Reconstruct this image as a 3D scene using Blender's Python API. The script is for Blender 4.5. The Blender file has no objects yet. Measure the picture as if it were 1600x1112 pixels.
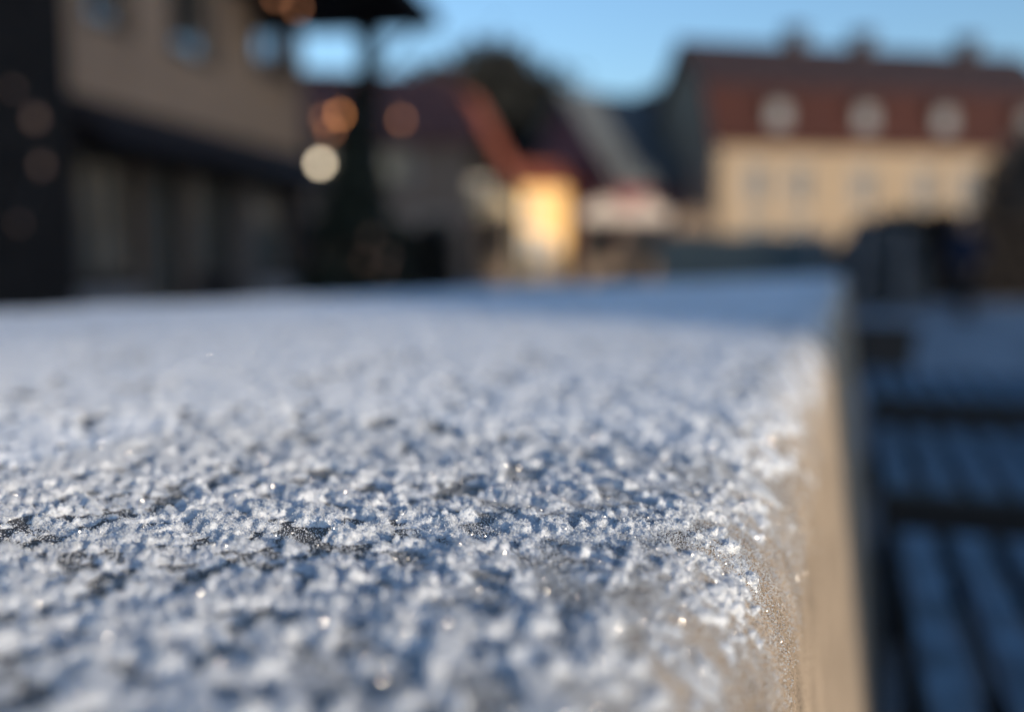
import bpy, math, random
import numpy as np
from mathutils import Vector, Matrix

random.seed(7); RNG = np.random.default_rng(7)
R = math.radians
C = bpy.context.scene.collection
scn = bpy.context.scene

# ------------------------------------------------------------------ camera
CAMZ = 1.061; TOPZ = 0.97; FOCUS = 0.332
F = 35/36*1600
cam_d = bpy.data.cameras.new('camera'); cam = bpy.data.objects.new('camera', cam_d); C.objects.link(cam)
cam_d.lens = 35; cam_d.sensor_width = 36; cam_d.clip_start = 0.01; cam_d.clip_end = 2000
CM = Matrix.Translation((0, 0, CAMZ)) @ Matrix.Rotation(R(18.73), 4, 'Z') @ Matrix.Rotation(R(90-5.73), 4, 'X')
cam.matrix_world = CM
cam_d.dof.use_dof = True; cam_d.dof.focus_distance = FOCUS; cam_d.dof.aperture_fstop = 2.85
scn.camera = cam

# ------------------------------------------------------------------ light
EL = 9.0; SX, SY = .84, -.5426
w = bpy.data.worlds.new('World'); scn.world = w; w.use_nodes = True
nt = w.node_tree; bg = nt.nodes['Background']
sky = nt.nodes.new('ShaderNodeTexSky'); sky.sky_type = 'NISHITA'; sky.sun_disc = False
sky.sun_elevation = R(EL); sky.sun_rotation = math.atan2(SX, SY)
sky.air_density = 1.0; sky.dust_density = 1.7; sky.ozone_density = 3.1; sky.altitude = 0
nt.links.new(sky.outputs[0], bg.inputs[0]); bg.inputs[1].default_value = 0.15
ld = bpy.data.lights.new('sun', 'SUN'); ld.energy = 2.5; ld.angle = R(0.5); ld.color = (1.0, 0.82, 0.62)
sun = bpy.data.objects.new('sun', ld); C.objects.link(sun)
sdir = Vector((SX*math.cos(R(EL)), SY*math.cos(R(EL)), math.sin(R(EL))))
sun.rotation_euler = sdir.to_track_quat('Z', 'Y').to_euler()
sun.location = (20, -14, 12)
vs = scn.view_settings; vs.view_transform = 'Standard'; vs.look = 'None'; vs.exposure = 0.84; vs.gamma = 1

# ------------------------------------------------------------------ helpers
def at(px, py, D):                    # a point at camera depth D
    v = CM @ Vector(((px-800)/F*D, -(py-556)/F*D, -D)); return v
def hz(px, py, D): return at(px, py, D).z
def gp(px, D):                        # ground position in the direction px at depth D (along the level view)
    v = at(px, 400, D); return Vector((v.x, v.y, 0))

def tag(o, label=None, cat=None, group=None, kind=None):
    if label: o['label'] = label
    if cat: o['category'] = cat
    if group: o['group'] = group
    if kind: o['kind'] = kind
    return o
def empty(name, loc=(0, 0, 0), rz=0):
    o = bpy.data.objects.new(name, None); o.empty_display_size = .2; C.objects.link(o)
    o.location = loc; o.rotation_euler = (0, 0, rz); return o
class MB:
    def __init__(s): s.v = []; s.f = []
    def add(s, vs_, fs_):
        n = len(s.v); s.v += [tuple(v) for v in vs_]; s.f += [tuple(n+i for i in f) for f in fs_]
    def box(s, x0, x1, y0, y1, z0, z1):
        s.add([(x0,y0,z0),(x1,y0,z0),(x1,y1,z0),(x0,y1,z0),(x0,y0,z1),(x1,y0,z1),(x1,y1,z1),(x0,y1,z1)],
              [(0,3,2,1),(4,5,6,7),(0,1,5,4),(1,2,6,5),(2,3,7,6),(3,0,4,7)])
    def quad(s, a, b, c, d): s.add([a, b, c, d], [(0, 1, 2, 3)])
    def extrude(s, poly, axis, a, b):
        # poly: list of 2D points in the plane across axis ('x': (y,z), 'y': (x,z), 'z': (x,y))
        def P(p, t):
            return {'x': (t, p[0], p[1]), 'y': (p[0], t, p[1]), 'z': (p[0], p[1], t)}[axis]
        n = len(poly); v = [P(p, a) for p in poly]+[P(p, b) for p in poly]
        s.add(v, [tuple(range(n))[::-1], tuple(range(n, 2*n))]+[(i, (i+1) % n, n+(i+1) % n, n+i) for i in range(n)])
    def tube(s, pts, rad, n=8, caps=True):
        pts = [Vector(p) for p in pts]; m = len(pts)
        if not hasattr(rad, '__len__'): rad = [rad]*m
        vv = []; up = Vector((.31, .17, .94))
        for i, p in enumerate(pts):
            t = (pts[min(i+1, m-1)]-pts[max(i-1, 0)]).normalized()
            a = t.cross(up)
            if a.length < .05: a = t.cross(Vector((1, 0, 0)))
            a.normalize(); b = t.cross(a)
            for k in range(n):
                q = 2*math.pi*k/n; vv.append(p+(a*math.cos(q)+b*math.sin(q))*rad[i])
        ff = [(i*n+k, i*n+(k+1) % n, (i+1)*n+(k+1) % n, (i+1)*n+k) for i in range(m-1) for k in range(n)]
        if caps: ff += [tuple(range(n))[::-1], tuple(range((m-1)*n, m*n))]
        s.add(vv, ff)
    def sphere(s, c, r, nu=12, nv=8, sz=1):
        vv = []; ff = []
        for j in range(nv+1):
            th = math.pi*j/nv
            for i in range(nu):
                ph = 2*math.pi*i/nu
                vv.append((c[0]+r*math.sin(th)*math.cos(ph), c[1]+r*math.sin(th)*math.sin(ph), c[2]+r*sz*math.cos(th)))
        for j in range(nv):
            for i in range(nu):
                ff.append((j*nu+i, (j+1)*nu+i, (j+1)*nu+(i+1) % nu, j*nu+(i+1) % nu))
        s.add(vv, ff)
    def build(s, name, mat, parent=None, smooth=False):
        me = bpy.data.meshes.new(name); me.from_pydata(s.v, [], s.f); me.validate(); me.update()
        if smooth: me.polygons.foreach_set('use_smooth', [True]*len(me.polygons))
        me.materials.append(mat)
        o = bpy.data.objects.new(name, me); C.objects.link(o)
        if parent: o.parent = parent
        return o
def npmesh(name, V, Q, mat, smooth=True, parent=None):
    me = bpy.data.meshes.new(name); k = Q.shape[1]
    me.vertices.add(len(V)); me.vertices.foreach_set('co', V.astype(np.float32).ravel())
    me.loops.add(Q.size); me.loops.foreach_set('vertex_index', Q.astype(np.int32).ravel())
    me.polygons.add(len(Q)); me.polygons.foreach_set('loop_start', (np.arange(len(Q))*k).astype(np.int32))
    me.polygons.foreach_set('loop_total', np.full(len(Q), k, np.int32))
    me.polygons.foreach_set('use_smooth', np.full(len(Q), smooth))
    me.update(calc_edges=True); me.materials.append(mat)
    o = bpy.data.objects.new(name, me); C.objects.link(o)
    if parent: o.parent = parent
    return o

# ------------------------------------------------------------------ materials
def mat(name, col, rough=.8, var=.25, scale=2.0, bump=.0, bscale=20, metal=0, col2=None, spec=.4, detail=5, coords='Object'):
    m = bpy.data.materials.new(name); m.use_nodes = True; t = m.node_tree; b = t.nodes['Principled BSDF']
    b.inputs['Roughness'].default_value = rough; b.inputs['Metallic'].default_value = metal
    b.inputs['Specular IOR Level'].default_value = spec
    tc = t.nodes.new('ShaderNodeTexCoord')
    n = t.nodes.new('ShaderNodeTexNoise'); n.inputs['Scale'].default_value = scale; n.inputs['Detail'].default_value = detail
    t.links.new(tc.outputs[coords], n.inputs['Vector'])
    r = t.nodes.new('ShaderNodeValToRGB'); r.color_ramp.elements[0].position = .3; r.color_ramp.elements[1].position = .7
    c2 = col2 or tuple(min(1, c*(1+var)) for c in col); c1 = col if col2 else tuple(c*(1-var) for c in col)
    r.color_ramp.elements[0].color = (*c1, 1); r.color_ramp.elements[1].color = (*c2, 1)
    t.links.new(n.outputs['Fac'], r.inputs['Fac']); t.links.new(r.outputs['Color'], b.inputs['Base Color'])
    if bump:
        n2 = t.nodes.new('ShaderNodeTexNoise'); n2.inputs['Scale'].default_value = bscale; n2.inputs['Detail'].default_value = 4
        t.links.new(tc.outputs[coords], n2.inputs['Vector'])
        bp = t.nodes.new('ShaderNodeBump'); bp.inputs['Strength'].default_value = bump; bp.inputs['Distance'].default_value = .5/bscale
        t.links.new(n2.outputs['Fac'], bp.inputs['Height']); t.links.new(bp.outputs['Normal'], b.inputs['Normal'])
    return m
def tile_mat(name, col, var=.3):
    m = mat(name, col, .85, var, 1.5); t = m.node_tree; b = t.nodes['Principled BSDF']
    tc = t.nodes['Texture Coordinate']; br = t.nodes.new('ShaderNodeTexBrick')
    br.inputs['Scale'].default_value = 3.2; br.inputs['Mortar Size'].default_value = .03
    t.links.new(tc.outputs['Object'], br.inputs['Vector'])
    wv = t.nodes.new('ShaderNodeTexWave'); wv.inputs['Scale'].default_value = 5; wv.bands_direction = 'X'
    t.links.new(tc.outputs['Object'], wv.inputs['Vector'])
    bp = t.nodes.new('ShaderNodeBump'); bp.inputs['Strength'].default_value = .6; bp.inputs['Distance'].default_value = .05
    t.links.new(wv.outputs['Fac'], bp.inputs['Height']); t.links.new(bp.outputs['Normal'], b.inputs['Normal'])
    return m
def emis(name, col, s):
    m = bpy.data.materials.new(name); m.use_nodes = True; t = m.node_tree; b = t.nodes['Principled BSDF']
    b.inputs['Base Color'].default_value = (.3, .25, .2, 1)
    b.inputs['Emission Color'].default_value = (*col, 1); b.inputs['Emission Strength'].default_value = s
    return m
M = {}
M['beige'] = mat('beige_render', (.33, .23, .165), .9, .12, .8, .3, 30)
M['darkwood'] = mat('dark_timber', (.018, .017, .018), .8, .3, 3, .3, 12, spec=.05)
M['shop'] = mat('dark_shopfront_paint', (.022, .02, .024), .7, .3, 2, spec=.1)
M['glass'] = mat('window_glass', (.85, .9, .95), .05, .05, 1, spec=1.0, metal=1.0)
M['glassdim'] = mat('shop_glass', (.08, .105, .12), .12, .2, 1, spec=.7, metal=.15)
M['white'] = mat('white_paint', (.72, .70, .66), .6, .08, 3)
M['framegrey'] = mat('grey_window_paint', (.22, .22, .22), .6, .1, 3)
M['framedark'] = mat('dark_window_paint', (.06, .055, .05), .6, .1, 3)
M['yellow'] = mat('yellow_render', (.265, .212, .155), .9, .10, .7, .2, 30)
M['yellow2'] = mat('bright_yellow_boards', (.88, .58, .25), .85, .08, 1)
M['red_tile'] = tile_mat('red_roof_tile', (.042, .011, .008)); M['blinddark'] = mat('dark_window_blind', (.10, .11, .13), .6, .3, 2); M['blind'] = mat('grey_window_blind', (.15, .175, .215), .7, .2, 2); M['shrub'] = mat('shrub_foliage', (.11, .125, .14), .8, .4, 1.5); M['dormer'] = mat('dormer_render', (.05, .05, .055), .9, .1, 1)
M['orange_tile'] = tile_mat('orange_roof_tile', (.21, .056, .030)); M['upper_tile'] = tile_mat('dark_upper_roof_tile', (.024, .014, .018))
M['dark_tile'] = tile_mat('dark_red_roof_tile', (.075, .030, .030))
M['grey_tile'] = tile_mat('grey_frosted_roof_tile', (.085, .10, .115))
M['maroon'] = mat('maroon_boards', (.19, .065, .07), .85, .15, 1)
M['greywall'] = mat('grey_render', (.20, .20, .22), .9, .1, 1)
M['taupe'] = mat('taupe_render', (.10, .088, .085), .9, .15, 1)
M['chimney'] = mat('dark_chimney_brick', (.03, .025, .03), .9, .2, 4)
M['fence'] = mat('dark_green_fence_paint', (.07, .105, .12), .6, .15, 2)
M['trunk'] = mat('bark', (.06, .045, .035), .9, .3, 6, .5, 20)
M['leaf'] = mat('dark_foliage', (.012, .014, .014), .8, .4, 1.5)
M['twig'] = mat('bare_brown_twigs', (.10, .085, .075), .9, .3, 2)
M['hedgetwig'] = mat('hedge_twigs', (.028, .024, .023), .9, .3, 2)
M['needles'] = mat('fir_needles', (.02, .03, .025), .8, .4, 2)
M['metal'] = mat('dark_metal', (.04, .042, .045), .4, .2, 5, metal=.6)
M['canvas'] = mat('white_canvas', (.55, .49, .44), .8, .08, 2)
M['cream'] = mat('cream_canvas', (.62, .50, .33), .8, .08, 2)
M['stallwood'] = mat('stall_boards', (.20, .15, .11), .8, .2, 3)
M['stalldark'] = mat('stall_dark_goods', (.04, .04, .045), .8, .3, 3)
M['slat'] = mat('frosted_bench_slats', (.045, .065, .09), .75, .35, 3, .3, 60, col2=(.13, .19, .27))
M['frostslat'] = mat('frost_on_slats', (.045, .085, .125), .8, .30, 9, .5, 120, col2=(.13, .24, .36))
M['benchframe'] = mat('dark_bench_frame', (.018, .018, .02), .6, .2, 5)

# snowy square: pale frost over dark paving
def ground_mat():
    m = mat('frosted_paving', (.05, .06, .075), .8, .3, .8, .3, 30, col2=(.36, .40, .46)); return m
M['ground'] = ground_mat(); M['ground'].node_tree.nodes['Noise Texture'].inputs['Roughness'].default_value = .65

# ------------------------------------------------------------------ ground
g = MB(); g.quad((-900, -900, 0), (900, -900, 0), (900, 900, 0), (-900, 900, 0))
tag(g.build('ground', M['ground']), kind='structure')

# ------------------------------------------------------------------ noise for the snow
_perm = RNG.permutation(4096)
def _h(ix, iy, s):
    a = _perm[(ix+s*131) & 4095]; return _perm[(a+iy*7+s*17) & 4095]/4095.0
def vnoise(x, y, s=0):
    ix = np.floor(x).astype(np.int64); iy = np.floor(y).astype(np.int64)
    fx = x-ix; fy = y-iy; fx = fx*fx*(3-2*fx); fy = fy*fy*(3-2*fy)
    a = _h(ix, iy, s); b = _h(ix+1, iy, s); c = _h(ix, iy+1, s); d = _h(ix+1, iy+1, s)
    return (a*(1-fx)+b*fx)*(1-fy)+(c*(1-fx)+d*fx)*fy
def fbm(x, y, s=0, o=4, g=.5):
    t = 0; am = 1; n = 0
    for k in range(o):
        ca, sa = math.cos(.7*k+.3), math.sin(.7*k+.3)
        t = t+am*vnoise((x*ca-y*sa)*2**k+k*13.7, (x*sa+y*ca)*2**k+k*5.1, s+k); n += am; am *= g
    return t/n
def sst(a, b, x):
    t = np.clip((x-a)/(b-a), 0, 1); return t*t*(3-2*t)

# ------------------------------------------------------------------ stone ledge with rounded edge
XE0 = -.062           # where the flat top ends
EA, EB = .048, .056   # rounding (across, down)
BAT = .12             # outward lean of the side
arcL = 1.5708*math.sqrt((EA*EA+EB*EB)/2)
def profile(s):
    """s: distance along the profile from XE0; negative on the flat top. -> X, Z(rel top), nx, nz"""
    s = np.asarray(s, float)
    th = np.clip(s/arcL, 0, 1)*(math.pi/2-BAT)
    X = np.where(s < 0, XE0+s, XE0+EA*np.sin(th)); Z = np.where(s < 0, 0, -EB*(1-np.cos(th)))
    ext = np.clip(s-arcL, 0, None); cb = math.cos(BAT)
    X = X+ext*math.sin(BAT); Z = Z-ext*cb
    nx = np.where(s < 0, 0, np.sin(th)*EB); nz = np.where(s < 0, 1, np.cos(th)*EA+1e-6)
    L = np.hypot(nx, nz); return X, Z, nx/L, nz/L
YL = [-1.2, 0, 1.256, 1.66, 2.18, 2.80, 3.64, 4.80, 4.95]; XLv = [-1.75, -1.55, -1.309, -1.229, -1.065, -.85, -.50, -.10, -.09]
def XL(Y): return np.interp(Y, YL, XLv)
def stone_dz(X, Y, s):   # tiny unevenness of the dressed stone
    return (fbm(X*60, Y*60, 40, 4)-.5)*.0012
# stone material: beige, top darkened for damp plus painted shade between the snow
ms = mat('ledge_stone', (.37, .30, .225), .7, .30, 22, .5, 500, spec=.35)
t = ms.node_tree; b = t.nodes['Principled BSDF']; tc = t.nodes['Texture Coordinate']
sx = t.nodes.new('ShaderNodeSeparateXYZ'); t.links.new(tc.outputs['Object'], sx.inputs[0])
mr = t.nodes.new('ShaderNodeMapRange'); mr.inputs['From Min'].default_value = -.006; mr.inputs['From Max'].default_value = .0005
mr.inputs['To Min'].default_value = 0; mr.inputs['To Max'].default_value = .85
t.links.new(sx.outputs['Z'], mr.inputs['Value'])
nn = t.nodes.new('ShaderNodeTexNoise'); nn.inputs['Scale'].default_value = 900; nn.inputs['Detail'].default_value = 3
t.links.new(tc.outputs['Object'], nn.inputs['Vector'])
sp = t.nodes.new('ShaderNodeValToRGB'); sp.color_ramp.elements[0].position = .38; sp.color_ramp.elements[1].position = .5
sp.color_ramp.elements[0].color = (.30, .27, .24, 1); sp.color_ramp.elements[1].color = (1, 1, 1, 1)
t.links.new(nn.outputs['Fac'], sp.inputs['Fac'])
mu = t.nodes.new('ShaderNodeMix'); mu.data_type = 'RGBA'; mu.blend_type = 'MULTIPLY'; mu.inputs[0].default_value = 1
old = b.inputs['Base Color'].links[0].from_socket
t.links.new(old, mu.inputs[6]); t.links.new(sp.outputs['Color'], mu.inputs[7])
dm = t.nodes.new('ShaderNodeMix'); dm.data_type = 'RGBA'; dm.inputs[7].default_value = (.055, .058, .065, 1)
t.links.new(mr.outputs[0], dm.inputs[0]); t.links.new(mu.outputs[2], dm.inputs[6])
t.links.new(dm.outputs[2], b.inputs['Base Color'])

def spaced(a, b, fn):
    o = [a]
    while o[-1] < b: o.append(o[-1]+fn(o[-1]))
    o[-1] = b; return np.array(o)
def grid_faces(nr, nc):
    i = np.arange(nr-1)[:, None]*nc+np.arange(nc-1)[None, :]; i = i.ravel()
    return np.stack([i, i+1, i+nc+1, i+nc], 1)
ledge = empty('stone_ledge', (0, 0, TOPZ))
tag(ledge, 'beige stone ledge with rounded edge filling the foreground under patchy snow', 'stone ledge')
Ys = spaced(-1.2, 4.95, lambda y: .0025 if .1 < y < .6 else min(.06, .0025+.03*max(abs(y-.35)-.25, 0)))
sR = np.concatenate([spaced(-.40, arcL+.01, lambda s: .0025), spaced(arcL+.013, arcL+.93, lambda s: .005+.1*(s-arcL))])
uL = np.linspace(0, 1, 30)[:-1]
# left of s=-.40 the columns stretch out to the far side of the ledge
YY = Ys[:, None]; xl = XL(Ys)[:, None]
xs0 = np.maximum(XE0-.40, xl+.02)
Xl = xl+(xs0-xl)*uL[None, :]
sx_ = np.maximum(sR[None, :], xl+.02-XE0+np.arange(len(sR))[None, :]*1e-4); 
Xp, Zp, nx, nz = profile(sx_)
dz = stone_dz(Xp, YY+0*Xp, sx_)
Xp = Xp+nx*dz; Zp = Zp+nz*dz
VX = np.concatenate([Xl, Xp], 1); VZ = np.concatenate([0*Xl, Zp], 1); VY = np.broadcast_to(YY, VX.shape)
# left and far faces of the ledge: drop the border down to the ground
VX = np.concatenate([VX[:, :1]-.02, VX], 1); VZ = np.concatenate([VZ[:, :1]*0-.97, VZ], 1); VY = np.concatenate([VY[:, :1], VY], 1)
VX = np.concatenate([VX, VX[-1:]], 0); VY = np.concatenate([VY, VY[-1:]+.01], 0); VZ = np.concatenate([VZ, VZ[-1:]*0-.97], 0)
V = np.stack([VX, VY, VZ], -1).reshape(-1, 3)
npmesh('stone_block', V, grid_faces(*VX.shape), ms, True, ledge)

# ------------------------------------------------------------------ snow on the ledge (real relief + loose crystals)
def snow_mat(name, glint):
    m = bpy.data.materials.new(name); m.use_nodes = True; t = m.node_tree; b = t.nodes['Principled BSDF']
    tc = t.nodes.new('ShaderNodeTexCoord'); n = t.nodes.new('ShaderNodeTexNoise'); n.inputs['Scale'].default_value = 90
    t.links.new(tc.outputs['Object'], n.inputs['Vector'])
    r = t.nodes.new('ShaderNodeValToRGB'); r.color_ramp.elements[0].color = (.54, .59, .66, 1); r.color_ramp.elements[1].color = (.72, .77, .83, 1)
    r.color_ramp.elements[0].position = .3; r.color_ramp.elements[1].position = .7
    t.links.new(n.outputs['Fac'], r.inputs['Fac']); t.links.new(r.outputs['Color'], b.inputs['Base Color'])
    b.inputs['Roughness'].default_value = .12 if glint else .6
    b.inputs['Specular IOR Level'].default_value = .9 if glint else .3
    if not glint:
        b.inputs['Subsurface Weight'].default_value = 1.0; b.inputs['Subsurface Scale'].default_value = .0008; b.inputs['Subsurface Radius'].default_value = (1, 1, 1)
    if glint:
        tr = t.nodes.new('ShaderNodeBsdfTranslucent'); t.links.new(r.outputs['Color'], tr.inputs['Color'])
        mx = t.nodes.new('ShaderNodeMixShader'); mx.inputs[0].default_value = .22
        out = t.nodes['Material Output']
        t.links.new(b.outputs[0], mx.inputs[1]); t.links.new(tr.outputs[0], mx.inputs[2]); t.links.new(mx.outputs[0], out.inputs['Surface'])
    else:
        n2 = t.nodes.new('ShaderNodeTexNoise'); n2.inputs['Scale'].default_value = 1500; t.links.new(tc.outputs['Object'], n2.inputs['Vector'])
        bp = t.nodes.new('ShaderNodeBump'); bp.inputs['Distance'].default_value = .0006; bp.inputs['Strength'].default_value = .8
        t.links.new(n2.outputs['Fac'], bp.inputs['Height']); t.links.new(bp.outputs['Normal'], b.inputs['Normal'])
    return m
M['snow'] = snow_mat('snow', False); M['crystal'] = snow_mat('snow_crystals', True)

def cover(X, Y, s):
    a = fbm(X/.030, Y/.030, 3, 3); b_ = fbm(X/.0075+9, Y/.0085, 11, 3, .5); c = fbm(X/.13, Y/.13, 21, 2)
    d_ = fbm(X/.0042+3, Y/.0050, 15, 2)
    k = .5+(.20*a+.47*b_+.11*c+.22*d_-.5)*1.20-.010
    thin = sst(-.07, .05, s)*.105 + sst(.03, .085, s)*.30      # the snow thins out round the edge
    k = k+(fbm(X/.0035, Y/.0035, 61, 2)-.5)*(.05+.22*sst(-.06, .02, s))
    return k-thin-.03*(1-sst(.22, .30, Y))  # less snow nearest the camera, partly standing in for lens vignetting
def domes(X, Y, size, seed):     # rounded clumps: the highest of the hemispheres that stand over a point
    gx = X/size; gy = Y/size; ix = np.floor(gx).astype(np.int64); iy = np.floor(gy).astype(np.int64); best = np.zeros_like(gx)
    for di in (-1, 0, 1):
        for dj in (-1, 0, 1):
            cx = ix+di; cy = iy+dj
            px_ = cx+_h(cx, cy, seed); py_ = cy+_h(cx, cy, seed+50); rr_ = .35+.55*_h(cx, cy, seed+90)
            d2 = (gx-px_)**2+(gy-py_)**2
            best = np.maximum(best, (rr_*rr_-d2)/rr_)
    return best*size
def snow_h(X, Y, s, fine=True):
    k = cover(X, Y, s)
    wx = (fbm(X/.004, Y/.004, 81, 2)-.5)*.0022; wy = (fbm(X/.004+5, Y/.004, 85, 2)-.5)*.0022
    big = sst(.445, .60, k)
    h = big*(.0007+.30*domes(X+wx, Y+wy, .0080, 101))+sst(.42, .54, k)*.50*domes(X+wx*.6, Y+wy*.6, .0034, 201)*(.5+.5*big)
    h = h+sst(.40, .47, k)*(.0003+.50*domes(X+wx*.3, Y, .0014, 301))+(fbm(X/.0012, Y/.0012, 31, 2)-.5)*.0007*sst(.4, .46, k)
    return h-.0009*(1-sst(.39, .45, k))-.0002
def yspace(y):
    if .20 < y < .50: return .00065
    if y <= .20: return .0007+.02*(.20-y)
    return min(.02, .0007+.0075*(y-.5))
def sspace(s):
    if s > -.25: return .00055
    return min(.008, .00055+.012*(-.25-s))
Ysn = spaced(-.2, 4.94, yspace)
ss = -spaced(-(arcL+.03), 1.60, lambda q: sspace(-q)); ss = ss[::-1]
SS, YY = np.meshgrid(ss, Ysn)
xl = XL(YY); inside = (XE0+SS) > xl+.01
Xb, Zb, nx, nz = profile(SS)
H = snow_h(XE0+SS, YY, SS)
H = np.where(inside, H, -.01)
V = np.stack([Xb+nx*H, YY, Zb+nz*H+TOPZ], -1)
keep = (H > -.0006)
fc = grid_faces(*SS.shape); kf = keep.ravel()[fc].any(1) & inside.ravel()[fc].all(1); fc = fc[kf]
used = np.unique(fc); remap = np.zeros(SS.size, np.int64); remap[used] = np.arange(len(used))
snow = npmesh('snow', V.reshape(-1, 3)[used], remap[fc], M['snow'])
tag(snow, 'thin crusty snow lying in patches over the stone ledge', 'snow', kind='stuff')

def grains(n, y0, y1, s0, s1, rmin, rmax, bias=None, lift=1.0, p=1.0):
    Yg = y0+(y1-y0)*RNG.random(n)**p; Sg = s0+(s1-s0)*RNG.random(n)
    k = cover(XE0+Sg, Yg, Sg)
    edge = sst(-.09, -.03, Sg); k = k+.11*edge*(1-sst(.02, .085, Sg)); pr = sst(.36, .50, k)*.84+.12+.22*edge*fbm(Sg/.01, Yg/.01, 71, 3)*2
    pr = pr*(1-sst(.045, .093, Sg))*(1-.5*sst(.0, .06, Sg))
    ok = (RNG.random(n) < pr) & (XE0+Sg > XL(Yg)+.02); Yg, Sg = Yg[ok], Sg[ok]; m = len(Yg)
    Xg, Zg, gx, gz = profile(Sg); hg = np.maximum(snow_h(XE0+Sg, Yg, Sg), 0)
    rr = rmin+(rmax-rmin)*RNG.random(m)**2
    hg = hg+rr*(RNG.random(m)*1.6-.2)*lift
    cen = np.stack([Xg+gx*hg, Yg, Zg+gz*hg+TOPZ], -1)
    base = np.array([(1,0,0),(-1,0,0),(0,1,0),(0,-1,0),(0,0,1),(0,0,-1)], float)
    q = RNG.normal(size=(m, 4)); q /= np.linalg.norm(q, axis=1)[:, None]; a, b_, c, d = q.T
    Rm = np.stack([1-2*(c*c+d*d), 2*(b_*c-a*d), 2*(b_*d+a*c), 2*(b_*c+a*d), 1-2*(b_*b_+d*d), 2*(c*d-a*b_), 2*(b_*d-a*c), 2*(c*d+a*b_), 1-2*(b_*b_+c*c)], -1).reshape(m, 3, 3)
    sc = np.stack([.8+.7*RNG.random(m), .6+.5*RNG.random(m), .4+.5*RNG.random(m)], -1)*rr[:, None]
    v = base[None]*sc[:, None, :]; v = np.einsum('mij,mkj->mki', Rm, v)+cen[:, None, :]
    tri = np.array([(0,2,4),(2,1,4),(1,3,4),(3,0,4),(2,0,5),(1,2,5),(3,1,5),(0,3,5)])
    fq = (np.arange(m)*6)[:, None, None]+tri[None]
    return v.reshape(-1, 3), fq.reshape(-1, 3)
parts = [grains(620000, .25, .45, -.27, .095, .00013, .00033, lift=2.4),
         grains(200000, .12, .25, -.20, .10, .0002, .00045, lift=2.0),
         grains(160000, .45, 1.2, -.75, .09, .0003, .0007, p=1.5),
         grains(2200, .25, 1.2, -.6, .09, 0.0006, .0010, lift=1.8)]
def specks(n, y0, y1, s0, s1, r0, r1):
    global cover
    keep_, cover = cover, (lambda X, Y, s: 0*X+.43)
    g_ = grains(n, y0, y1, s0, s1, r0, r1); cover = keep_; return g_
parts.append(specks(16000, .15, .8, .0, .089, .00015, .0004))
vv = []; ff = []; n0 = 0
for v, f in parts: vv.append(v); ff.append(f+n0); n0 += len(v)
cr = npmesh('snow_crystals', np.concatenate(vv), np.concatenate(ff), M['crystal'], False)
tag(cr, 'loose glinting ice crystals scattered over the snow on the ledge', 'snow', kind='stuff')

# ------------------------------------------------------------------ benches beside the ledge
def bench(x0, x1, y0, y1, label):
    L = y1-y0; r = empty('slatted_bench', (x0, y0, 0)); W = x1-x0
    tag(r, label, 'bench', 'frosted slatted benches along the ledge')
    n = 0; x = 0.0
    while x < W-.05:
        m = MB(); m.box(x, x+.072, 0, L, .425, .46); m.build('slat', M['slat'], r)
        m = MB(); seg = 14
        for i in range(seg):   # frost lying along the slat, uneven width, worn off in places
            a = .003+.028*random.random()**2; b_ = .070-.030*random.random()**2
            m.box(x+a, x+b_, L*i/seg+.002, L*(i+1)/seg, .46, .4625+.002*random.random())
        m.build('frost', M['frostslat'], r)
        x += .105; n += 1
    for yy in (.12, L-.18): m = MB(); m.box(-.01, W, yy, yy+.06, .365, .4248); m.build('cross_bar', M['benchframe'], r)
    for yy in (-.032, L+.003): m = MB(); m.box(-.012, W, yy, yy+.029, .30, .455); m.build('end_board', M['benchframe'], r)
    for lx in (.02, W-.08):
        for ly in (.125, L-.175):
            m = MB(); m.box(lx, lx+.05, ly, ly+.05, 0, .3648); m.build('leg', M['benchframe'], r)
    for yy in (.128, L-.17): m = MB(); m.box(.08, W-.09, yy, yy+.042, .12, .17); m.build('stretcher', M['benchframe'], r)
    return r
bench(.115, 1.17, .95, 2.30, 'frosted slatted bench nearest the camera beside the stone ledge')
bench(.105, 1.16, 2.72, 3.72, 'second frosted slatted bench away, between two dark gaps beside the ledge')
bench(.10, 1.00, 4.55, 5.55, 'third small frosted slatted bench beyond the second dark gap')

pl = empty('planter', gp(1378, 8.6), .3); tag(pl, 'low dark planter box standing on the frosty paving beyond the benches', 'planter')
m = MB(); m.extrude([(-.20, 0), (.20, 0), (.25, .42), (-.25, .42)], 'y', -.22, .22); m.build('box', M['benchframe'], pl)
m = MB()
for a in ((-.28, .28, -.25, -.20), (-.28, .28, .20, .25), (-.28, -.23, -.1999, .1999), (.23, .28, -.1999, .1999)): m.box(*a, .4205, .47)
m.build('rim', M['benchframe'], pl)
m = MB(); m.box(-.225, .225, -.195, .195, .4205, .44); m.build('soil', M['stalldark'], pl)

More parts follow.
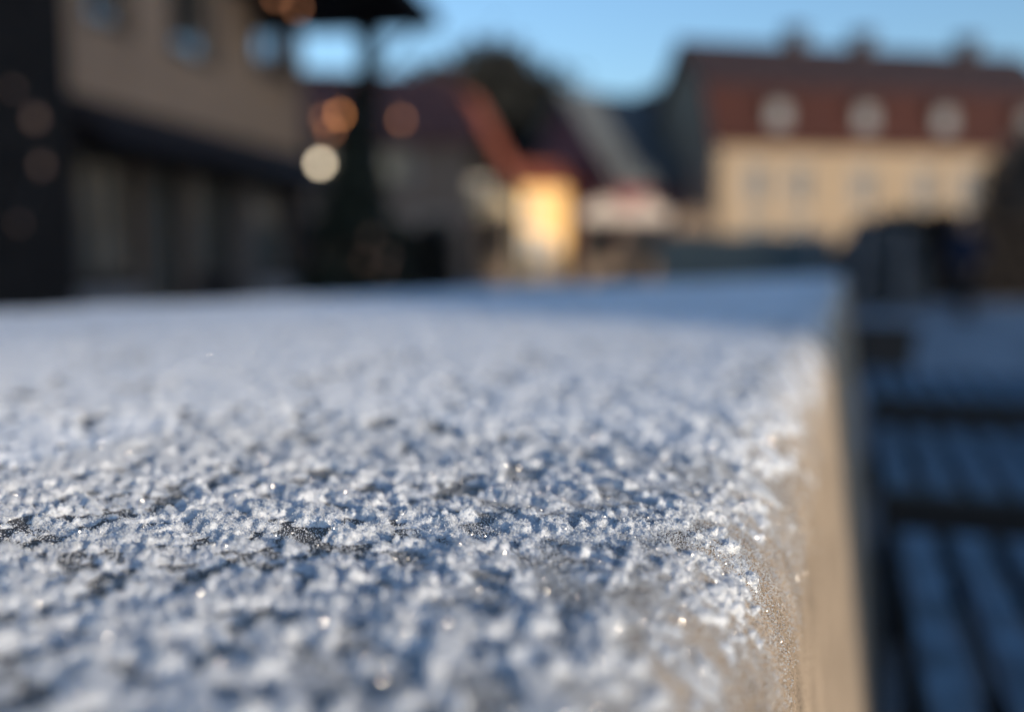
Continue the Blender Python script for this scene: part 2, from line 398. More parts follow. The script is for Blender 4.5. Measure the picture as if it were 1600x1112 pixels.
# ------------------------------------------------------------------ houses
def panel(mb, w0, w1, z0, z1, holes, P, dep=.18):
    """wall sheet with recessed openings; P(u, d, z) gives the point, d = depth into the wall"""
    us = sorted({w0, w1, *[h[0] for h in holes], *[h[1] for h in holes]}); zs = sorted({z0, z1, *[h[2] for h in holes], *[h[3] for h in holes]})
    for i in range(len(us)-1):
        for j in range(len(zs)-1):
            um = (us[i]+us[i+1])/2; zm = (zs[j]+zs[j+1])/2
            if any(h[0] < um < h[1] and h[2] < zm < h[3] for h in holes): continue
            mb.quad(P(us[i], 0, zs[j]), P(us[i+1], 0, zs[j]), P(us[i+1], 0, zs[j+1]), P(us[i], 0, zs[j+1]))
    for a, b_, c, d in [h[:4] for h in holes]:
        for p, q in (((a, c), (b_, c)), ((b_, c), (b_, d)), ((b_, d), (a, d)), ((a, d), (a, c))):
            mb.quad(P(p[0], 0, p[1]), P(q[0], 0, q[1]), P(q[0], dep, q[1]), P(p[0], dep, p[1]))
def window(root, h, P, frame='white', glass='glass', sill=True, mull=(2, 2)):
    a, b_, c, d = h[:4]; t_ = .07; m = MB()
    def bx(u0, u1, z0, z1, d0, d1):
        ps = [P(u0, d0, z0), P(u1, d0, z0), P(u1, d1, z0), P(u0, d1, z0), P(u0, d0, z1), P(u1, d0, z1), P(u1, d1, z1), P(u0, d1, z1)]
        m.add(ps, [(0,3,2,1),(4,5,6,7),(0,1,5,4),(1,2,6,5),(2,3,7,6),(3,0,4,7)])
    bx(a, a+t_, c, d, .08, .15); bx(b_-t_, b_, c, d, .08, .15); bx(a+t_, b_-t_, c, c+t_, .08, .15); bx(a+t_, b_-t_, d-t_, d, .08, .15)
    for i in range(1, mull[0]):
        u = a+(b_-a)*i/mull[0]; bx(u-.025, u+.025, c+t_, d-t_, .09, .14)
    for j in range(1, mull[1]):
        z = c+(d-c)*j/mull[1]; bx(a+t_, b_-t_, z-.02, z+.02, .095, .135)
    # raised surround on the wall
    s_ = .11
    bx(a-s_, a, c-s_, d+s_, -.03, .0); bx(b_, b_+s_, c-s_, d+s_, -.03, .0); bx(a, b_, d, d+s_, -.03, 0)
    f = m.build('window', M[frame], root)
    m = MB(); m.quad(P(a, .16, c), P(b_, .16, c), P(b_, .16, d), P(a, .16, d)); m.build('pane', M[glass], f)
    if sill:
        m = MB(); bx(a, b_, c-.06, c, -.06, .0); m.build('sill', M[frame], f)
    return f
def house(name, label, cat, A, B, depth, eave, ridge, wall, roof, axis='x', holes=(), side=(), over=.35, frame='white', glass='glass', group=None, chim=(), mans=None, thick=.16):
    A = Vector(A); B = Vector(B); W = (B-A).length; rz = math.atan2(B.y-A.y, B.x-A.x)
    r = empty(name, (A.x, A.y, 0), rz); tag(r, label, cat, group)
    PF = lambda u, d, z: (u, d, z)
    PL = lambda u, d, z: (d, depth-u, z)           # left gable end, u runs from the back to the front
    PR = lambda u, d, z: (W-d, u, z)
    PB = lambda u, d, z: (W-u, depth-d, z)
    m = MB(); panel(m, 0, W, 0, eave, holes, PF); panel(m, 0, depth, 0, eave, side, PL)
    panel(m, 0, depth, 0, eave, (), PR); panel(m, 0, W, 0, eave, (), PB)
    if axis == 'x':
        gp_ = [(0, eave), (depth, eave)]+([(depth-mans[0], eave+mans[1])] if mans else [])+[(depth/2, ridge)]+([(mans[0], eave+mans[1])] if mans else [])
        for x in (0, W): m.add([(x, y, z) for y, z in gp_], [tuple(range(len(gp_)))])
    else:
        for y in (0, depth): m.add([(0, y, eave), (W, y, eave), (W/2, y, ridge)], [(0, 1, 2)])
    m.build('wall', M[wall], r)
    span = depth if axis == 'x' else W; L = W if axis == 'x' else depth
    sl = (ridge-eave)/(span/2); e = over; th = thick; z0 = .03
    poly = [(-e, eave-sl*e+z0), (span/2, ridge+z0), (span+e, eave-sl*e+z0), (span+e, eave-sl*e+z0+th), (span/2, ridge+z0+th*1.4), (-e, eave-sl*e+z0+th)]
    if mans:
        a, b_ = mans; s1 = b_/a; zz = eave+z0
        low = [(-e*.5, zz-s1*e*.5), (a, zz+b_), (span/2, ridge+z0), (span-a, zz+b_), (span+e*.5, zz-s1*e*.5)]
        poly = low+[(span+e*.5+.1, zz-s1*e*.5+.12), (span-a+.12, zz+b_+th), (span/2, ridge+z0+th*1.4), (a-.12, zz+b_+th), (-e*.5-.1, zz-s1*e*.5+.12)]
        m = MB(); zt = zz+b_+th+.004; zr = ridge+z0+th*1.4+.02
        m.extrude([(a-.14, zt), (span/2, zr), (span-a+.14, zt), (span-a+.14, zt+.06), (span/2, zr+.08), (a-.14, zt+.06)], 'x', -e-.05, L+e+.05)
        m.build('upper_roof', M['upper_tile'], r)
    m = MB(); m.extrude(poly, 'x' if axis == 'x' else 'y', -e, L+e); ro = m.build('roof', M[roof], r)
    for (cu, cv, cw, ch) in chim:
        m = MB(); m.box(cu-cw, cu+cw, cv-.45, cv+.45, ridge-1.6, ridge+ch); m.box(cu-cw-.08, cu+cw+.08, cv-.53, cv+.53, ridge+ch, ridge+ch+.15)
        m.build('chimney', M['chimney'], ro)
    for h in holes: window(r, h, PF, frame, h[4] if len(h) > 4 else glass)
    for h in side: window(r, h, PL, frame, glass)
    return r, W, rz
def wallx(A, B, px):      # distance from A along wall AB where the ray through column px meets it
    A = Vector(A[:2]); B = Vector(B[:2]); o = Vector((0, 0)); d = gp(px, 1); d = Vector((d.x, d.y))
    u = (B-A).normalized(); den = d.x*(-u.y)+d.y*u.x
    # A + u*s = d*t
    det = u.x*(-d.y)+u.y*d.x
    s = (-A.x*(-d.y)-A.y*d.x)/det
    return s
def wallz(A, B, px, py):
    s = wallx(A, B, px); u = (Vector(B[:2])-Vector(A[:2])).normalized(); p = Vector(A[:2])+u*s
    inv = CM.inverted() @ Vector((p.x, p.y, CAMZ)); D = -inv.z; return hz(px, py, D)

# --- beige building, left
gA = (-10.55, 11.0); gB = (-12.3, 21.0)
def gh(x0, x1, y0, y1):
    a, b_ = wallx(gA, gB, x0), wallx(gA, gB, x1); xm = (x0+x1)/2
    return (a, b_, wallz(gA, gB, xm, y1), wallz(gA, gB, xm, y0))
FZ = 3.25
holes = []
for x0, x1, y1 in ((155, 215, 48), (282, 345, 96), (408, 462, 122)):
    a, b_, z0, _ = gh(x0, x1, 0, y1); holes.append((a, b_, z0, z0+2.5))
Wg = (Vector(gB)-Vector(gA)).length
shop = [(.9, 2.5, .75, 2.55, 'glassdim'), (2.9, 3.9, .06, 2.5, 'glassdim'), (4.4, 6.0, .75, 2.55, 'glassdim'), (7.2, 9.0, .75, 2.55, 'glassdim')]
gr, Wg, _ = house('plaster_house', 'large beige plastered house with dark shopfront in shade at the left', 'house', gA, gB, 9, 9.2, 13, 'beige', 'dark_tile',
      holes=holes+shop, frame='framedark', over=.7)
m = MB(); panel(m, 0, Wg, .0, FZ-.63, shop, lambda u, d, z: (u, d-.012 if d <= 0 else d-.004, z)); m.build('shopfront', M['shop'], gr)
m = MB(); m.box(-.0, Wg, -.35, -.01, FZ-.62, FZ+.05); m.build('fascia', M['shop'], gr)
m = MB(); m.extrude([(-1.0, FZ-.55), (-.36, FZ-.12), (-.36, FZ-.18), (-1.0, FZ-.62)], 'x', .2, Wg-.2); m.build('awning', M['shop'], gr)
for a, b_ in ((2.55, 2.85), (3.95, 4.35), (6.1, 7.1)): m = MB(); m.box(a, b_, -.06, -.016, .0, FZ-.63); m.build('shopfront_panel', M['taupe'], gr)
for a, b_ in ((.5, 2.5), (7.11, 9.2)): m = MB(); m.box(a, b_, -.05, -.016, .0, .55); m.build('plinth', M['greywall'], gr)
# corner porch roof on a post
pc = []
m = MB(); x0, x1, y0, y1 = Wg-4.2, Wg+.5, -3.2, -.02
zc = 6.3
m.add([(x0,y0,zc),(x1,y0,zc),(x1,y1,zc),(x0,y1,zc),(x0,y0,zc+.3),(x1,y0,zc+.3),(x1,y1,zc+1.0),(x0,y1,zc+1.0)], [(0,3,2,1),(4,5,6,7),(0,1,5,4),(1,2,6,5),(2,3,7,6),(3,0,4,7)])
m.build('porch_roof', M['darkwood'], gr)
m = MB(); px_, py_ = Wg-.3, -1.72
m.box(px_-.22, px_+.22, py_-.2, py_+.2, 0, zc-.004); m.build('porch_post', M['darkwood'], gr)
for q in (((px_, py_-.17, zc-1.0), (px_, py_-1.2, zc-.06)), ((px_-.17, py_, zc-1.0), (px_-1.2, py_, zc-.06))): m = MB(); m.tube(q, .06, 6); m.build('brace', M['darkwood'], gr)

# --- dark timber building, far left
dA = (-8.6, 0.5); dB = (-9.55, 10.5)
dh = [(7.3, 8.3, 1.2, 2.7), (7.3, 8.3, 4.2, 5.9), (5.2, 6.2, 4.2, 5.9)]
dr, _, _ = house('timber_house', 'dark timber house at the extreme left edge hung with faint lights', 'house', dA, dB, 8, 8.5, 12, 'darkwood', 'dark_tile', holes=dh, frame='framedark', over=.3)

# --- dark red roofed house behind the christmas tree
cA = gp(455, 34); cB = gp(735, 35.5)
W_ = (cB-cA).length
house('red_roofed_house', 'long grey house with a dark red roof behind the christmas tree', 'house', cA[:2], cB[:2], 8, hz(620, 215, 34.5), hz(620, 128, 38.5), 'taupe', 'dark_tile',
      holes=[(1.0, 2.0, 1, 2.4), (3.2, 4.2, 1, 2.4), (4.5, 5.5, .9, 2.5), (1.0, 2.0, 3.6, 4.7), (3.2, 4.2, 3.6, 4.7)], frame='greywall', glass='glassdim')

# --- narrow house whose orange roof slope catches the sun
def gablehouse(name, label, cat, pxl, pxr, D, eave, ridge, depth, wall, roof, rotz, **k):
    a = gp(pxl, D); W = (pxr-pxl)/F*D; u = Vector((math.cos(rotz), math.sin(rotz)))
    a = Vector(a[:2]); return house(name, label, cat, a, a+u*W, depth, eave, ridge, wall, roof, **{'axis': 'y', **k})
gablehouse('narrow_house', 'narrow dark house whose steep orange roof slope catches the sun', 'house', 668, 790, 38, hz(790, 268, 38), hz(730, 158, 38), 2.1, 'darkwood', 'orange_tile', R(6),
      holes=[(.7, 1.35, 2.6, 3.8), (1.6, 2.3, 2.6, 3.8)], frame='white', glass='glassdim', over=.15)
# --- sunlit yellow house in the centre
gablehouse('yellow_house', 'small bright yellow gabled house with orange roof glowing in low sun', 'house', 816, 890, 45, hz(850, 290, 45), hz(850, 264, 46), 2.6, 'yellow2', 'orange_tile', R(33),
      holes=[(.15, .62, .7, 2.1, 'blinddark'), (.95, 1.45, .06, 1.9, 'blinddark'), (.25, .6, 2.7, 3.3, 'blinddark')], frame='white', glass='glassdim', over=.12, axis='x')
# --- maroon gabled house with frosted grey roof
gablehouse('maroon_house', 'maroon gabled house with a pale grey frosted roof right of centre', 'house', 812, 1062, 51, hz(1060, 292, 49), hz(900, 160, 49), 5.2, 'maroon', 'grey_tile', R(-40),
      holes=[(1.2, 2.0, 4.2, 5.2), (3.6, 4.4, 4.2, 5.2), (5.8, 6.6, 2.6, 3.8), (3.6, 4.4, 1.6, 2.8)], frame='greywall', glass='glassdim', over=.4)
# --- grey gabled house tucked behind the right-hand one
gablehouse('grey_house', 'grey gabled house squeezed behind the long yellow building', 'house', 1010, 1115, 58, hz(1060, 230, 58), hz(1060, 138, 58), 4, 'greywall', 'dark_tile', R(20),
      holes=[(1.2, 2.1, 7.0, 8.3)], frame='white', over=.2)

# --- long yellow building on the right
rA = gp(1118, 42); rB = gp(1660, 45.8); rA = rA[:2]; rB = rB[:2]
Er = hz(1126, 218, 42); Rr = hz(1103, 84, 46); WR = (Vector(rB)-Vector(rA)).length
def rx(px): return wallx(rA, rB, px)
rh = []
for px in (1180, 1246, 1345, 1440, 1508, 1570, 1630):
    c = rx(px); rh.append((c-.42, c+.42, Er-2.7, Er-1.1, 'blinddark')); rh.append((c-.42, c+.42, 1.0, 2.5, 'blinddark'))
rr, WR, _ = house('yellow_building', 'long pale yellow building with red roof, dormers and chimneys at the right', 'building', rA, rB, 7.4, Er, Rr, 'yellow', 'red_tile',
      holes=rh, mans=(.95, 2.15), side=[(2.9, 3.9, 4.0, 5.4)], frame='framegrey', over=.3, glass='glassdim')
for px in (1126, 1300, 1395, 1475):
    c = rx(px); m = MB(); m.box(c-.12, c+.12, -.07, -.012, 0, Er-.32); m.build('pilaster', M['yellow'], rr)
m = MB(); m.box(-.05, WR+.05, -.12, -.012, Er-.30, Er-.12); m.build('cornice', M['yellow'], rr)
ro = [o for o in rr.children if o.name.startswith('roof')][0]
sl = (Rr-Er)/3.7
for px, ch in ((1298, 1.0), (1408, .95), (1580, .95)):
    c = rx(px)*1.0; m = MB(); m.box(c-.40, c+.40, 3.3, 4.1, Rr-.8, Rr+ch); m.box(c-.48, c+.48, 3.22, 4.18, Rr+ch, Rr+ch+.14); m.build('chimney', M['chimney'], ro)
for px in (1213, 1348, 1470, 1600):   # dormers with round-topped pale fronts
    c = rx(px); y0 = .12; zb = Er+.30; hw = .50; hh = .92
    arc = [(c+hw*math.cos(q), zb+hh+.55*math.sin(q)) for q in [math.pi*i/10 for i in range(11)]]
    m = MB(); m.extrude([(c-hw, zb-.2), (c+hw, zb-.2)]+arc, 'y', y0, y0+2.2); dr_ = m.build('dormer', M['dormer'], ro)
    arc2 = [(c+(hw+.14)*math.cos(q), zb+hh+.69*math.sin(q)) for q in [math.pi*i/10 for i in range(11)]]
    m = MB(); out = arc2; inn = [(c+(hw+.01)*math.cos(q), zb+hh+.56*math.sin(q)) for q in [math.pi*i/10 for i in range(11)]]
    m.extrude(out+inn[::-1], 'y', y0-.2, y0+2.3); m.build('dormer_roof', M['red_tile'], dr_)
    m = MB(); m.box(c-.34, c+.34, y0-.05, y0-.004, zb+.1, zb+1.15); m.build('pane', M['blind'], dr_)
    m = MB()
    for q in (-.5, 0, .5): m.box(c+q*.76-.035, c+q*.76+.035, y0-.09, y0-.052, zb+.05, zb+1.2)
    m.box(c-.415, c+.415, y0-.088, y0-.054, zb+.7, zb+.76); m.build('window_frame', M['framegrey'], dr_)

# --- building and wall added out of view on the right as shadow casters
def offhouse(name, label, p0, p1, t0, dep, eave, ridge, wall, roof):
    e = Vector((-SY, SX)); d = Vector((SX, SY)); a = d*t0+e*p0; b_ = d*t0+e*p1
    return house(name, label, 'building', b_, a, -dep if False else dep, eave, ridge, wall, roof, holes=[(2, 3, 4, 6), (5, 6, 4, 6), (8, 9, 4, 6)])
# front faces the square: seen from the square the left end is at larger p
offhouse('shade_building', 'tall pale unseen building added to shade the square', 0.98, 22, 26, 9, 15.5, 19, 'greywall', 'dark_tile')
e = Vector((-SY, SX)); d = Vector((SX, SY))
wa = d*6+e*3.0; wb = d*6+e*(-2.5)
wr = empty('shade_wall', (wa.x, wa.y, 0), math.atan2((wb-wa).y, (wb-wa).x))  # made-up low wall, set here only to keep sun off the benches
tag(wr, 'low grey unseen wall added to cast shade over the benches', 'wall')
L = (wb-wa).length; m = MB(); m.box(0, L, 0, .3, 0, 1.42); m.build('masonry', M['greywall'], wr)
m = MB(); m.box(-.04, L+.04, -.05, .35, 1.4205, 1.52); m.build('coping', M['chimney'], wr)

# ------------------------------------------------------------------ trees
def leafball(n, fn, size, rng):
    c = fn(n); m = len(c); nrm = rng.normal(size=(m, 3)); nrm /= np.linalg.norm(nrm, axis=1)[:, None]
    a = np.cross(nrm, rng.normal(size=(m, 3))); a /= np.linalg.norm(a, axis=1)[:, None]; b_ = np.cross(nrm, a)
    s = (size*(.5+rng.random(m)))[:, None]
    v = np.stack([c-a*s-b_*s*.6, c+a*s-b_*s*.4, c+a*s*.8+b_*s*.6, c-a*s*.6+b_*s*.6], 1)
    return v.reshape(-1, 3), (np.arange(m)*4)[:, None]+np.arange(4)[None]
def round_tree(pos, h, rx_, rz_, label, leafm='leaf', n=6000, size=.16, name='broadleaf_tree', bare=False, group='trees beyond the roofs'):
    r = empty(name, (pos[0], pos[1], 0)); tag(r, label, 'tree', group)
    cz = h-rz_; m = MB()
    m.tube([(0, 0, 0), (.06, .03, cz*.5), (0, .05, cz), (.03, 0, h-.5*rz_)], [.045*h, .035*h, .022*h, .006*h], 8)
    for i in range(14):
        a = random.random()*6.28; q = random.random(); z = cz-.5*rz_+q*rz_; L_ = rx_*(.6+.35*random.random())
        m.tube([(0, 0, z-.2*rz_), (math.cos(a)*L_*.5, math.sin(a)*L_*.5, z+.1*rz_), (math.cos(a)*L_, math.sin(a)*L_, z+.35*rz_*random.random())], [.012*h, .007*h, .002*h], 5)
    m.build('trunk', M['trunk'], r)
    rng = np.random.default_rng(int(abs(pos[0]*97+pos[1]*13)))
    K = 26; cc = rng.normal(size=(K, 3)); cc /= np.linalg.norm(cc, axis=1)[:, None]; cc *= (.35+.4*rng.random(K))[:, None]
    def fn(n_):
        i = rng.integers(0, K, n_); o = rng.normal(size=(n_, 3))*.17
        p = cc[i]+o; return p*np.array([rx_, rx_, rz_])*1.05+np.array([0, 0, cz])
    v, f = leafball(n, fn, size, rng); npmesh('crown', v, f, M[leafm], False, r); return r
def tree_px(px, py_top, D, halfw, rzr, label, **k):
    p = gp(px, D); h = hz(px, py_top, D); rx_ = halfw/F*D; round_tree(p, h, rx_, rx_*rzr, label, **k)
tree_px(780, 84, 62, 138, .85, 'large dark rounded tree rising above the roofs left of centre', n=34000, size=.27)
tree_px(690, 150, 66, 60, 1.1, 'smaller dark tree left of the large rounded tree', n=5000, size=.3)
tree_px(872, 150, 66, 62, 1.1, 'dark tree sloping down to the right of the large rounded tree', n=5000, size=.3)
tree_px(1030, 138, 74, 45, 1.2, 'dark tree behind the left gable of the long yellow building', n=5000, size=.3)
tree_px(1590, 215, 30, 62, 1.3, 'bare brown tree in front of the right end of the yellow building', leafm='twig', n=2600, size=.10, group='bare trees by the hedge')
tree_px(1662, 170, 27, 90, 1.2, 'bare brown tree at the right edge of the photo', leafm='twig', n=3200, size=.11, group='bare trees by the hedge')

# hedge and rounded shrub
def blobplant(name, label, cat, pos, rz, sx_, sy_, h, n, size, leafm, boxy):
    r = empty(name, pos, rz); tag(r, label, cat)
    rng = np.random.default_rng(n)
    def fn(n_):
        if boxy:
            p = rng.random((n_, 3)); return np.stack([(p[:, 0]-.5)*2*sx_, (p[:, 1]-.5)*2*sy_, p[:, 2]*(h-.12)+.1+.12*np.sin(p[:, 0]*30)*p[:, 2]], -1)
        p = rng.normal(size=(n_, 3)); p /= np.linalg.norm(p, axis=1)[:, None]; p *= (rng.random(n_)**.22)[:, None]; p[:, 2] = np.abs(p[:, 2])
        return p*np.array([sx_, sy_, h-.12])*(1+.05*np.sin(p[:, :1]*13))+np.array([0, 0, .12])
    v, f = leafball(n, fn, size, rng); npmesh('foliage', v, f, M[leafm], False, r)
    m = MB()
    for i in range(9):
        x = (random.random()-.5)*1.2*sx_; y = (random.random()-.5)*sy_; m.tube([(x*.3 if not boxy else x, y, 0), (x, y, h*.7)], [.04, .015], 5)
    m.build('stem', M['trunk'], r)
yw = math.atan2(.321, .947)
blobplant('rounded_shrub', 'dark rounded shrub standing behind the far end of the ledge', 'shrub', gp(1372, 20), yw, .98, .9, hz(1372, 338, 20), 9000, .07, 'shrub', False)
blobplant('hedge', 'brown leafless hedge along the right side behind the person', 'hedge', gp(1535, 23), yw, 2.0, .5, hz(1535, 335, 23), 14000, .08, 'hedgetwig', True)
blobplant('low_hedge', 'low dark hedge running under the windows of the beige house', 'hedge', gp(560, 27), yw, 2.6, .5, 1.9, 9000, .08, 'leaf', True)

# fence
fA = gp(1030, 25); fB = gp(1300, 25); fr = empty('board_fence', fA, yw); L = (fB-fA).length; top = hz(1170, 366, 25)
tag(fr, 'dark grey green board fence below the long yellow building', 'fence')
m = MB(); x = 0
while x < L: m.box(x, x+.135, 0, .02, .08, top-.02*random.random()); x += .14
m.build('board_panel', M['fence'], fr)
for zz in (.35, top-.35): m = MB(); m.box(0, L, .0205, .06, zz, zz+.08); m.build('rail', M['fence'], fr)
for i in range(4):
    m = MB(); x = i*L/3; m.box(x-.05, x+.05, .0605, .16, 0, top+.05); m.build('post', M['fence'], fr)

# pale posts near the shrub
for px, D, lab in ((1273, 18, 'thin pale grey post left of the rounded shrub'), (1347, 17, 'thin pale grey post in front of the rounded shrub'), (1410, 18, 'thin pale grey post right of the rounded shrub')):
    p = gp(px, D); r = empty('bollard_post', p); tag(r, lab, 'post', 'thin pale posts round the shrub')
    m = MB(); m.tube([(0, 0, 0), (0, 0, 1.45)], .045, 10); m.build('shaft', M['greywall'], r); m = MB(); m.sphere((0, 0, 1.48), .06); m.build('cap', M['greywall'], r)

# ------------------------------------------------------------------ market stalls
def stall(px, D, wpx, ytop, label, cloth, body, group='market stalls in the square'):
    p = gp(px, D); W = wpx/F*D; r = empty('market_stall', p, R(20)); tag(r, label, 'stall', group)
    h = hz(px, ytop, D); dp = 1.6
    m = MB(); m.extrude([(-W/2-.1, h-.40), (0, h), (W/2+.1, h-.40), (W/2+.1, h-.36), (0, h+.05), (-W/2-.1, h-.36)], 'y', -.15, dp+.15)
    m.build('canopy', M[cloth], r)
    m = MB(); n = 9
    for i in range(n):
        a = -W/2-.1+(W+.2)*i/n; b_ = a+(W+.2)/n; m.quad((a, -.16, h-.40), (b_, -.16, h-.40), (b_-.02, -.165, h-.78), (a+.02, -.165, h-.78))
    m.add([(-W/2, -.14, h-.39), (W/2, -.14, h-.39), (0, -.14, h-.04)], [(0, 1, 2)])
    m.build('valance', M[cloth], r)
    for sx_ in (-1, 1):
        for y in (0, dp):
            m = MB(); m.box(sx_*W/2-.05, sx_*W/2+.05, y-.05, y+.05, 0, h-.41); m.build('post', M[body], r)
    m = MB(); m.box(-W/2+.06, W/2-.06, .0, .7, .85, .92); m.box(-W/2+.06, W/2-.06, .03, .06, .05, .85); m.build('counter', M[body], r)
    m = MB(); m.box(-W/2+.06, W/2-.06, dp-.04, dp, 0, h-.7); m.build('back_panel', M['stalldark'], r)
stall(776, 36, 46, 300, 'cream canopied market stall just left of the bright yellow house', 'cream', 'stallwood')
stall(943, 36, 62, 312, 'white canopied market stall right beside the bright yellow house', 'canvas', 'stallwood')
stall(1010, 36.5, 60, 314, 'white canopied market stall in the middle of the row of three', 'canvas', 'stallwood')
stall(1083, 33, 50, 325, 'small tan market stall at the right end of the row before the board fence', 'stallwood', 'stallwood')

# ------------------------------------------------------------------ christmas tree and lights
M['b_or'] = emis('orange_bulb', (1, .38, .12), 2.6); M['b_ordim'] = emis('dim_orange_bulb', (1, .40, .18), 1.0)
M['b_cream'] = emis('cream_lamp', (1, .82, .58), 4.2); M['b_faint'] = emis('faint_bulb', (1, .5, .35), .075)
xD = 18; xp = gp(556, xD); xt = empty('christmas_tree', xp); tag(xt, 'dark christmas tree with a few warm bulbs beside the beige house corner', 'tree')
hx = hz(556, 134, xD)
m = MB(); m.tube([(0, 0, 0), (0, 0, hx*.9)], [.10, .02], 8); m.build('trunk', M['trunk'], xt)
rng = np.random.default_rng(5)
def conefn(n):
    z = rng.random(n)**1.25; a = rng.random(n)*6.283; tier = .80+.28*((z*9) % 1.0 < .45); rr_ = (1-z)*1.12*tier*np.sqrt(rng.random(n)*.7+.3)*(1+.12*np.sin(a*5+z*20))
    return np.stack([rr_*np.cos(a), rr_*np.sin(a), .35+z*(hx-.35)-rr_*.15], -1)
v, f = leafball(16000, conefn, .06, rng); npmesh('foliage', v, f, M['needles'], False, xt)
def bulb(parent, px, py, D, r_, mt, off):
    p = at(px, py, D)-Vector(off); m = MB(); m.sphere(p, r_, 10, 8, 1.15); m.tube([(p.x, p.y, p.z+r_*1.1), (p.x, p.y, p.z+r_*1.7)], r_*.35, 6)
    return m.build('bulb', M[mt], parent, True)
for px, py, mt in ((531, 180, 'b_or'), (540, 395, 'b_faint'), (580, 372, 'b_faint'), (570, 408, 'b_faint'), (607, 402, 'b_faint'), (600, 425, 'b_faint'), (548, 430, 'b_faint'), (497, 400, 'b_faint')):
    zz = hz(px, py, xD); rr_ = max(.0, (1-zz/hx))*.8
    bulb(xt, px, py, xD-rr_-.12, .05, mt, xp)
def light_string(name, label, pts, cable_pts):
    o0 = at(*cable_pts[0]); r = empty(name, o0); tag(r, label, 'light string', 'strings of warm bulbs hung round the square')
    m = MB(); cp = [at(*c)-o0 for c in cable_pts]; m.tube(cp, .008, 5); m.build('cable', M['metal'], r)
    for px, py, D, rr_, mt in pts: bulb(r, px, py, D, rr_, mt, o0)
light_string('light_string', 'string of orange bulbs under the eaves of the beige house at the top', [(432, -4, 17, .05, 'b_ordim'), (465, 14, 17.3, .05, 'b_ordim')],
    [(380, -30, 16.5), (432, -11, 17), (465, 7, 17.3), (500, 10, 17.8), (540, -5, 18.5)])
light_string('light_string', 'string of orange bulbs from the house corner past the christmas tree and the porch post', [(508, 186, 17.3, .05, 'b_ordim'), (516, 206, 17.3, .05, 'b_ordim'), (627, 188, 19.5, .058, 'b_ordim'), (741, 345, 26, .055, 'b_faint')],
    [(488, 150, 17.3), (508, 179, 17.3), (516, 199, 17.3), (535, 188, 17.1), (560, 178, 17.3), (590, 180, 18.7), (627, 181, 19.5), (680, 230, 22), (741, 337, 26)])
light_string('light_string', 'faint string of bulbs hanging down the dark timber house', [(20, 140, 9.2, .026, 'b_faint'), (55, 186, 9.5, .05, 'b_faint'), (65, 260, 9.6, .04, 'b_faint'), (30, 350, 9.3, .022, 'b_faint')],
    [(-5, 120, 9.1), (20, 133, 9.2), (60, 179, 9.5), (65, 252, 9.6), (50, 300, 9.5), (30, 343, 9.3)])
# lit street lamp in front of the house corner
lp = gp(503, 19.5); lr = empty('street_lamp', lp); tag(lr, 'lit globe street lamp glowing cream at the corner of the beige house', 'street lamp'); lz = hz(503, 257, 19.5)
m = MB(); m.tube([(0, 0, 0), (0, 0, .5), (0, 0, lz-.16)], [.09, .05, .035], 10); m.build('pole', M['metal'], lr)
m = MB(); m.tube([(0, 0, lz-.159), (0, 0, lz-.085)], [.05, .07], 10); m.build('collar', M['metal'], lr)
m = MB(); m.sphere((0, 0, lz), .085, 14, 10); m.build('globe', M['b_cream'], lr, True)

# ------------------------------------------------------------------ person walking beyond the benches
M['coat'] = mat('navy_coat', (.012, .02, .05), .85, .3, 10); M['trousers'] = mat('dark_trousers', (.012, .014, .02), .85, .3, 10)
M['skin'] = mat('skin', (.42, .26, .19), .55, .08, 20); M['hat'] = mat('dark_knit_hat', (.02, .022, .03), .9, .3, 40); M['shoe'] = mat('black_shoes', (.012, .012, .012), .5, .2, 10)
def skinned(name, mt, verts, edges, parent, sub=2):
    me = bpy.data.meshes.new(name); me.from_pydata([v[:3] for v in verts], edges, []); me.materials.append(mt)
    o = bpy.data.objects.new(name, me); C.objects.link(o); o.parent = parent
    sm = o.modifiers.new('skin', 'SKIN'); sm.use_smooth_shade = True
    if not me.skin_vertices: me.attributes.new('skin_vertices', 'FLOAT', 'POINT') if False else None
    lay = me.skin_vertices[0].data
    for i, v in enumerate(verts):
        rr_ = v[3]; lay[i].radius = (rr_ if not isinstance(rr_, tuple) else rr_[0], rr_ if not isinstance(rr_, tuple) else rr_[1]); lay[i].use_root = (i == 0)
    if sub: s_ = o.modifiers.new('sub', 'SUBSURF'); s_.levels = sub; s_.render_levels = sub
    return o
pp = gp(1508, 16.5); pr = empty('person', pp, R(-30)); tag(pr, 'person in a dark navy coat and knitted hat walking beyond the benches', 'person')
bv = [(0,0,.93,.13),(0,0,1.10,.125),(0,.0,1.28,.15),(0,.01,1.42,.09),(0,.02,1.50,.05),(0,.03,1.58,.078),(0,.03,1.66,.085),(0,.02,1.73,.05),
      (.10,0,.88,.09),(.11,-.10,.50,.06),(.11,-.02,.09,.042),(.11,-.15,.035,.035),(-.10,0,.88,.09),(-.11,.12,.50,.06),(-.11,.26,.12,.042),(-.11,.14,.04,.035),
      (.18,0,1.38,.058),(.23,.03,1.12,.045),(.22,-.08,.90,.033),(.215,-.11,.84,.026),(-.18,0,1.38,.058),(-.23,-.04,1.12,.045),(-.22,-.12,.90,.033),(-.215,-.14,.84,.026)]
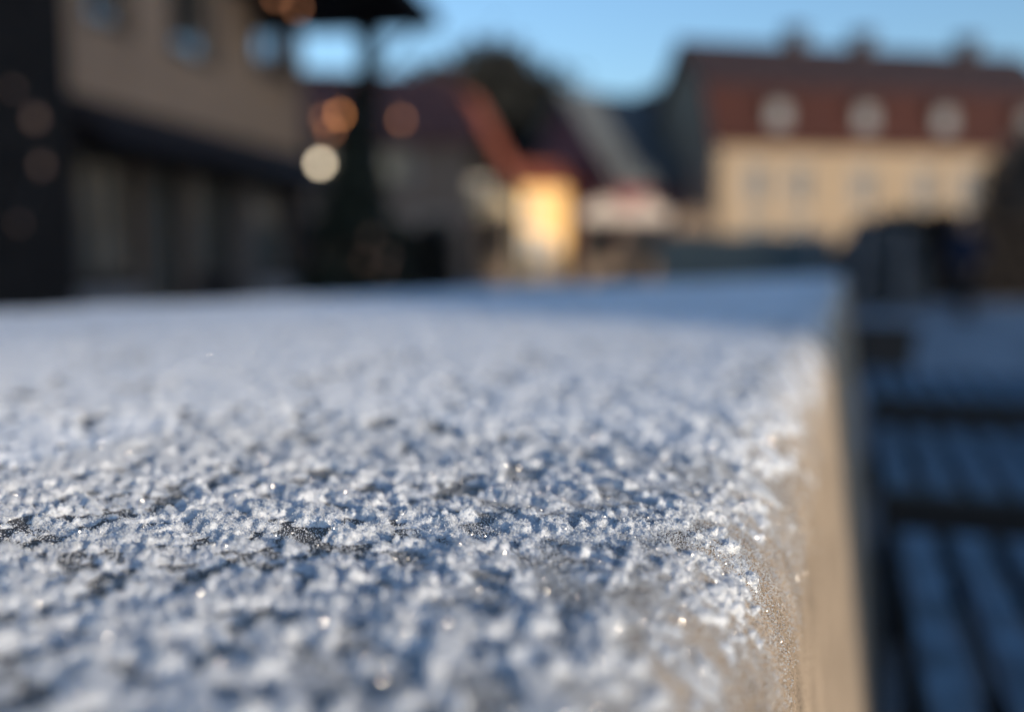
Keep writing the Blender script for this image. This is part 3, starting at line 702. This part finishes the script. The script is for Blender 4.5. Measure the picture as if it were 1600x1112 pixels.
be = [(0,1),(1,2),(2,3),(3,4),(4,5),(5,6),(6,7),(0,8),(8,9),(9,10),(10,11),(0,12),(12,13),(13,14),(14,15),(3,16),(16,17),(17,18),(18,19),(3,20),(20,21),(21,22),(22,23)]
for s_, root in ((1, 19), (-1, 23)):
    bx_, by_, bz_ = bv[root][:3]
    for k, (dy, ln) in enumerate(((-.030, .062), (-.010, .072), (.010, .068), (.028, .052))):
        i = len(bv); bv.append((bx_, by_+dy, bz_-.035, .0095)); bv.append((bx_-s_*.008, by_+dy-.006, bz_-.035-ln*.55, .0085)); bv.append((bx_-s_*.022, by_+dy-.010, bz_-.035-ln, .007))
        be += [(root, i), (i, i+1), (i+1, i+2)]
    i = len(bv); bv.append((bx_-s_*.012, by_-.038, bz_+.005, .010)); bv.append((bx_-s_*.022, by_-.052, bz_-.028, .0085)); be += [(root, i), (i, i+1)]
bv.append((0, -.062, 1.60, .012)); be.append((5, len(bv)-1))
skinned('body', M['skin'], bv, be, pr)
skinned('coat', M['coat'], [(0,0,.80,.20),(0,0,1.0,.175),(0,0,1.2,.17),(0,.0,1.38,.165),(0,.01,1.47,.085),(.19,0,1.38,.085),(.24,.03,1.12,.07),(.225,-.07,.93,.055),(-.19,0,1.38,.085),(-.24,-.04,1.12,.07),(-.225,-.11,.93,.055)],
    [(0,1),(1,2),(2,3),(3,4),(3,5),(5,6),(6,7),(3,8),(8,9),(9,10)], pr)
skinned('trousers', M['trousers'], [(0,0,.90,.15),(.10,0,.84,.11),(.11,-.10,.50,.085),(.11,-.02,.13,.062),(-.10,0,.84,.11),(-.11,.12,.50,.085),(-.11,.25,.15,.062)], [(0,1),(1,2),(2,3),(0,4),(4,5),(5,6)], pr)
skinned('hat', M['hat'], [(0,.035,1.68,.10),(0,.035,1.74,.09),(0,.035,1.785,.05)], [(0,1),(1,2)], pr)
skinned('shoe', M['shoe'], [(.11,.03,.055,.072),(.11,-.17,.045,.062)], [(0,1)], pr); skinned('shoe', M['shoe'], [(-.11,.28,.08,.072),(-.11,.11,.05,.062)], [(0,1)], pr)
m = MB()
for s_ in (-1, 1): m.sphere((s_*.032, -.052, 1.635), .011, 8, 6)
m.build('eye', M['white'], pr, True)
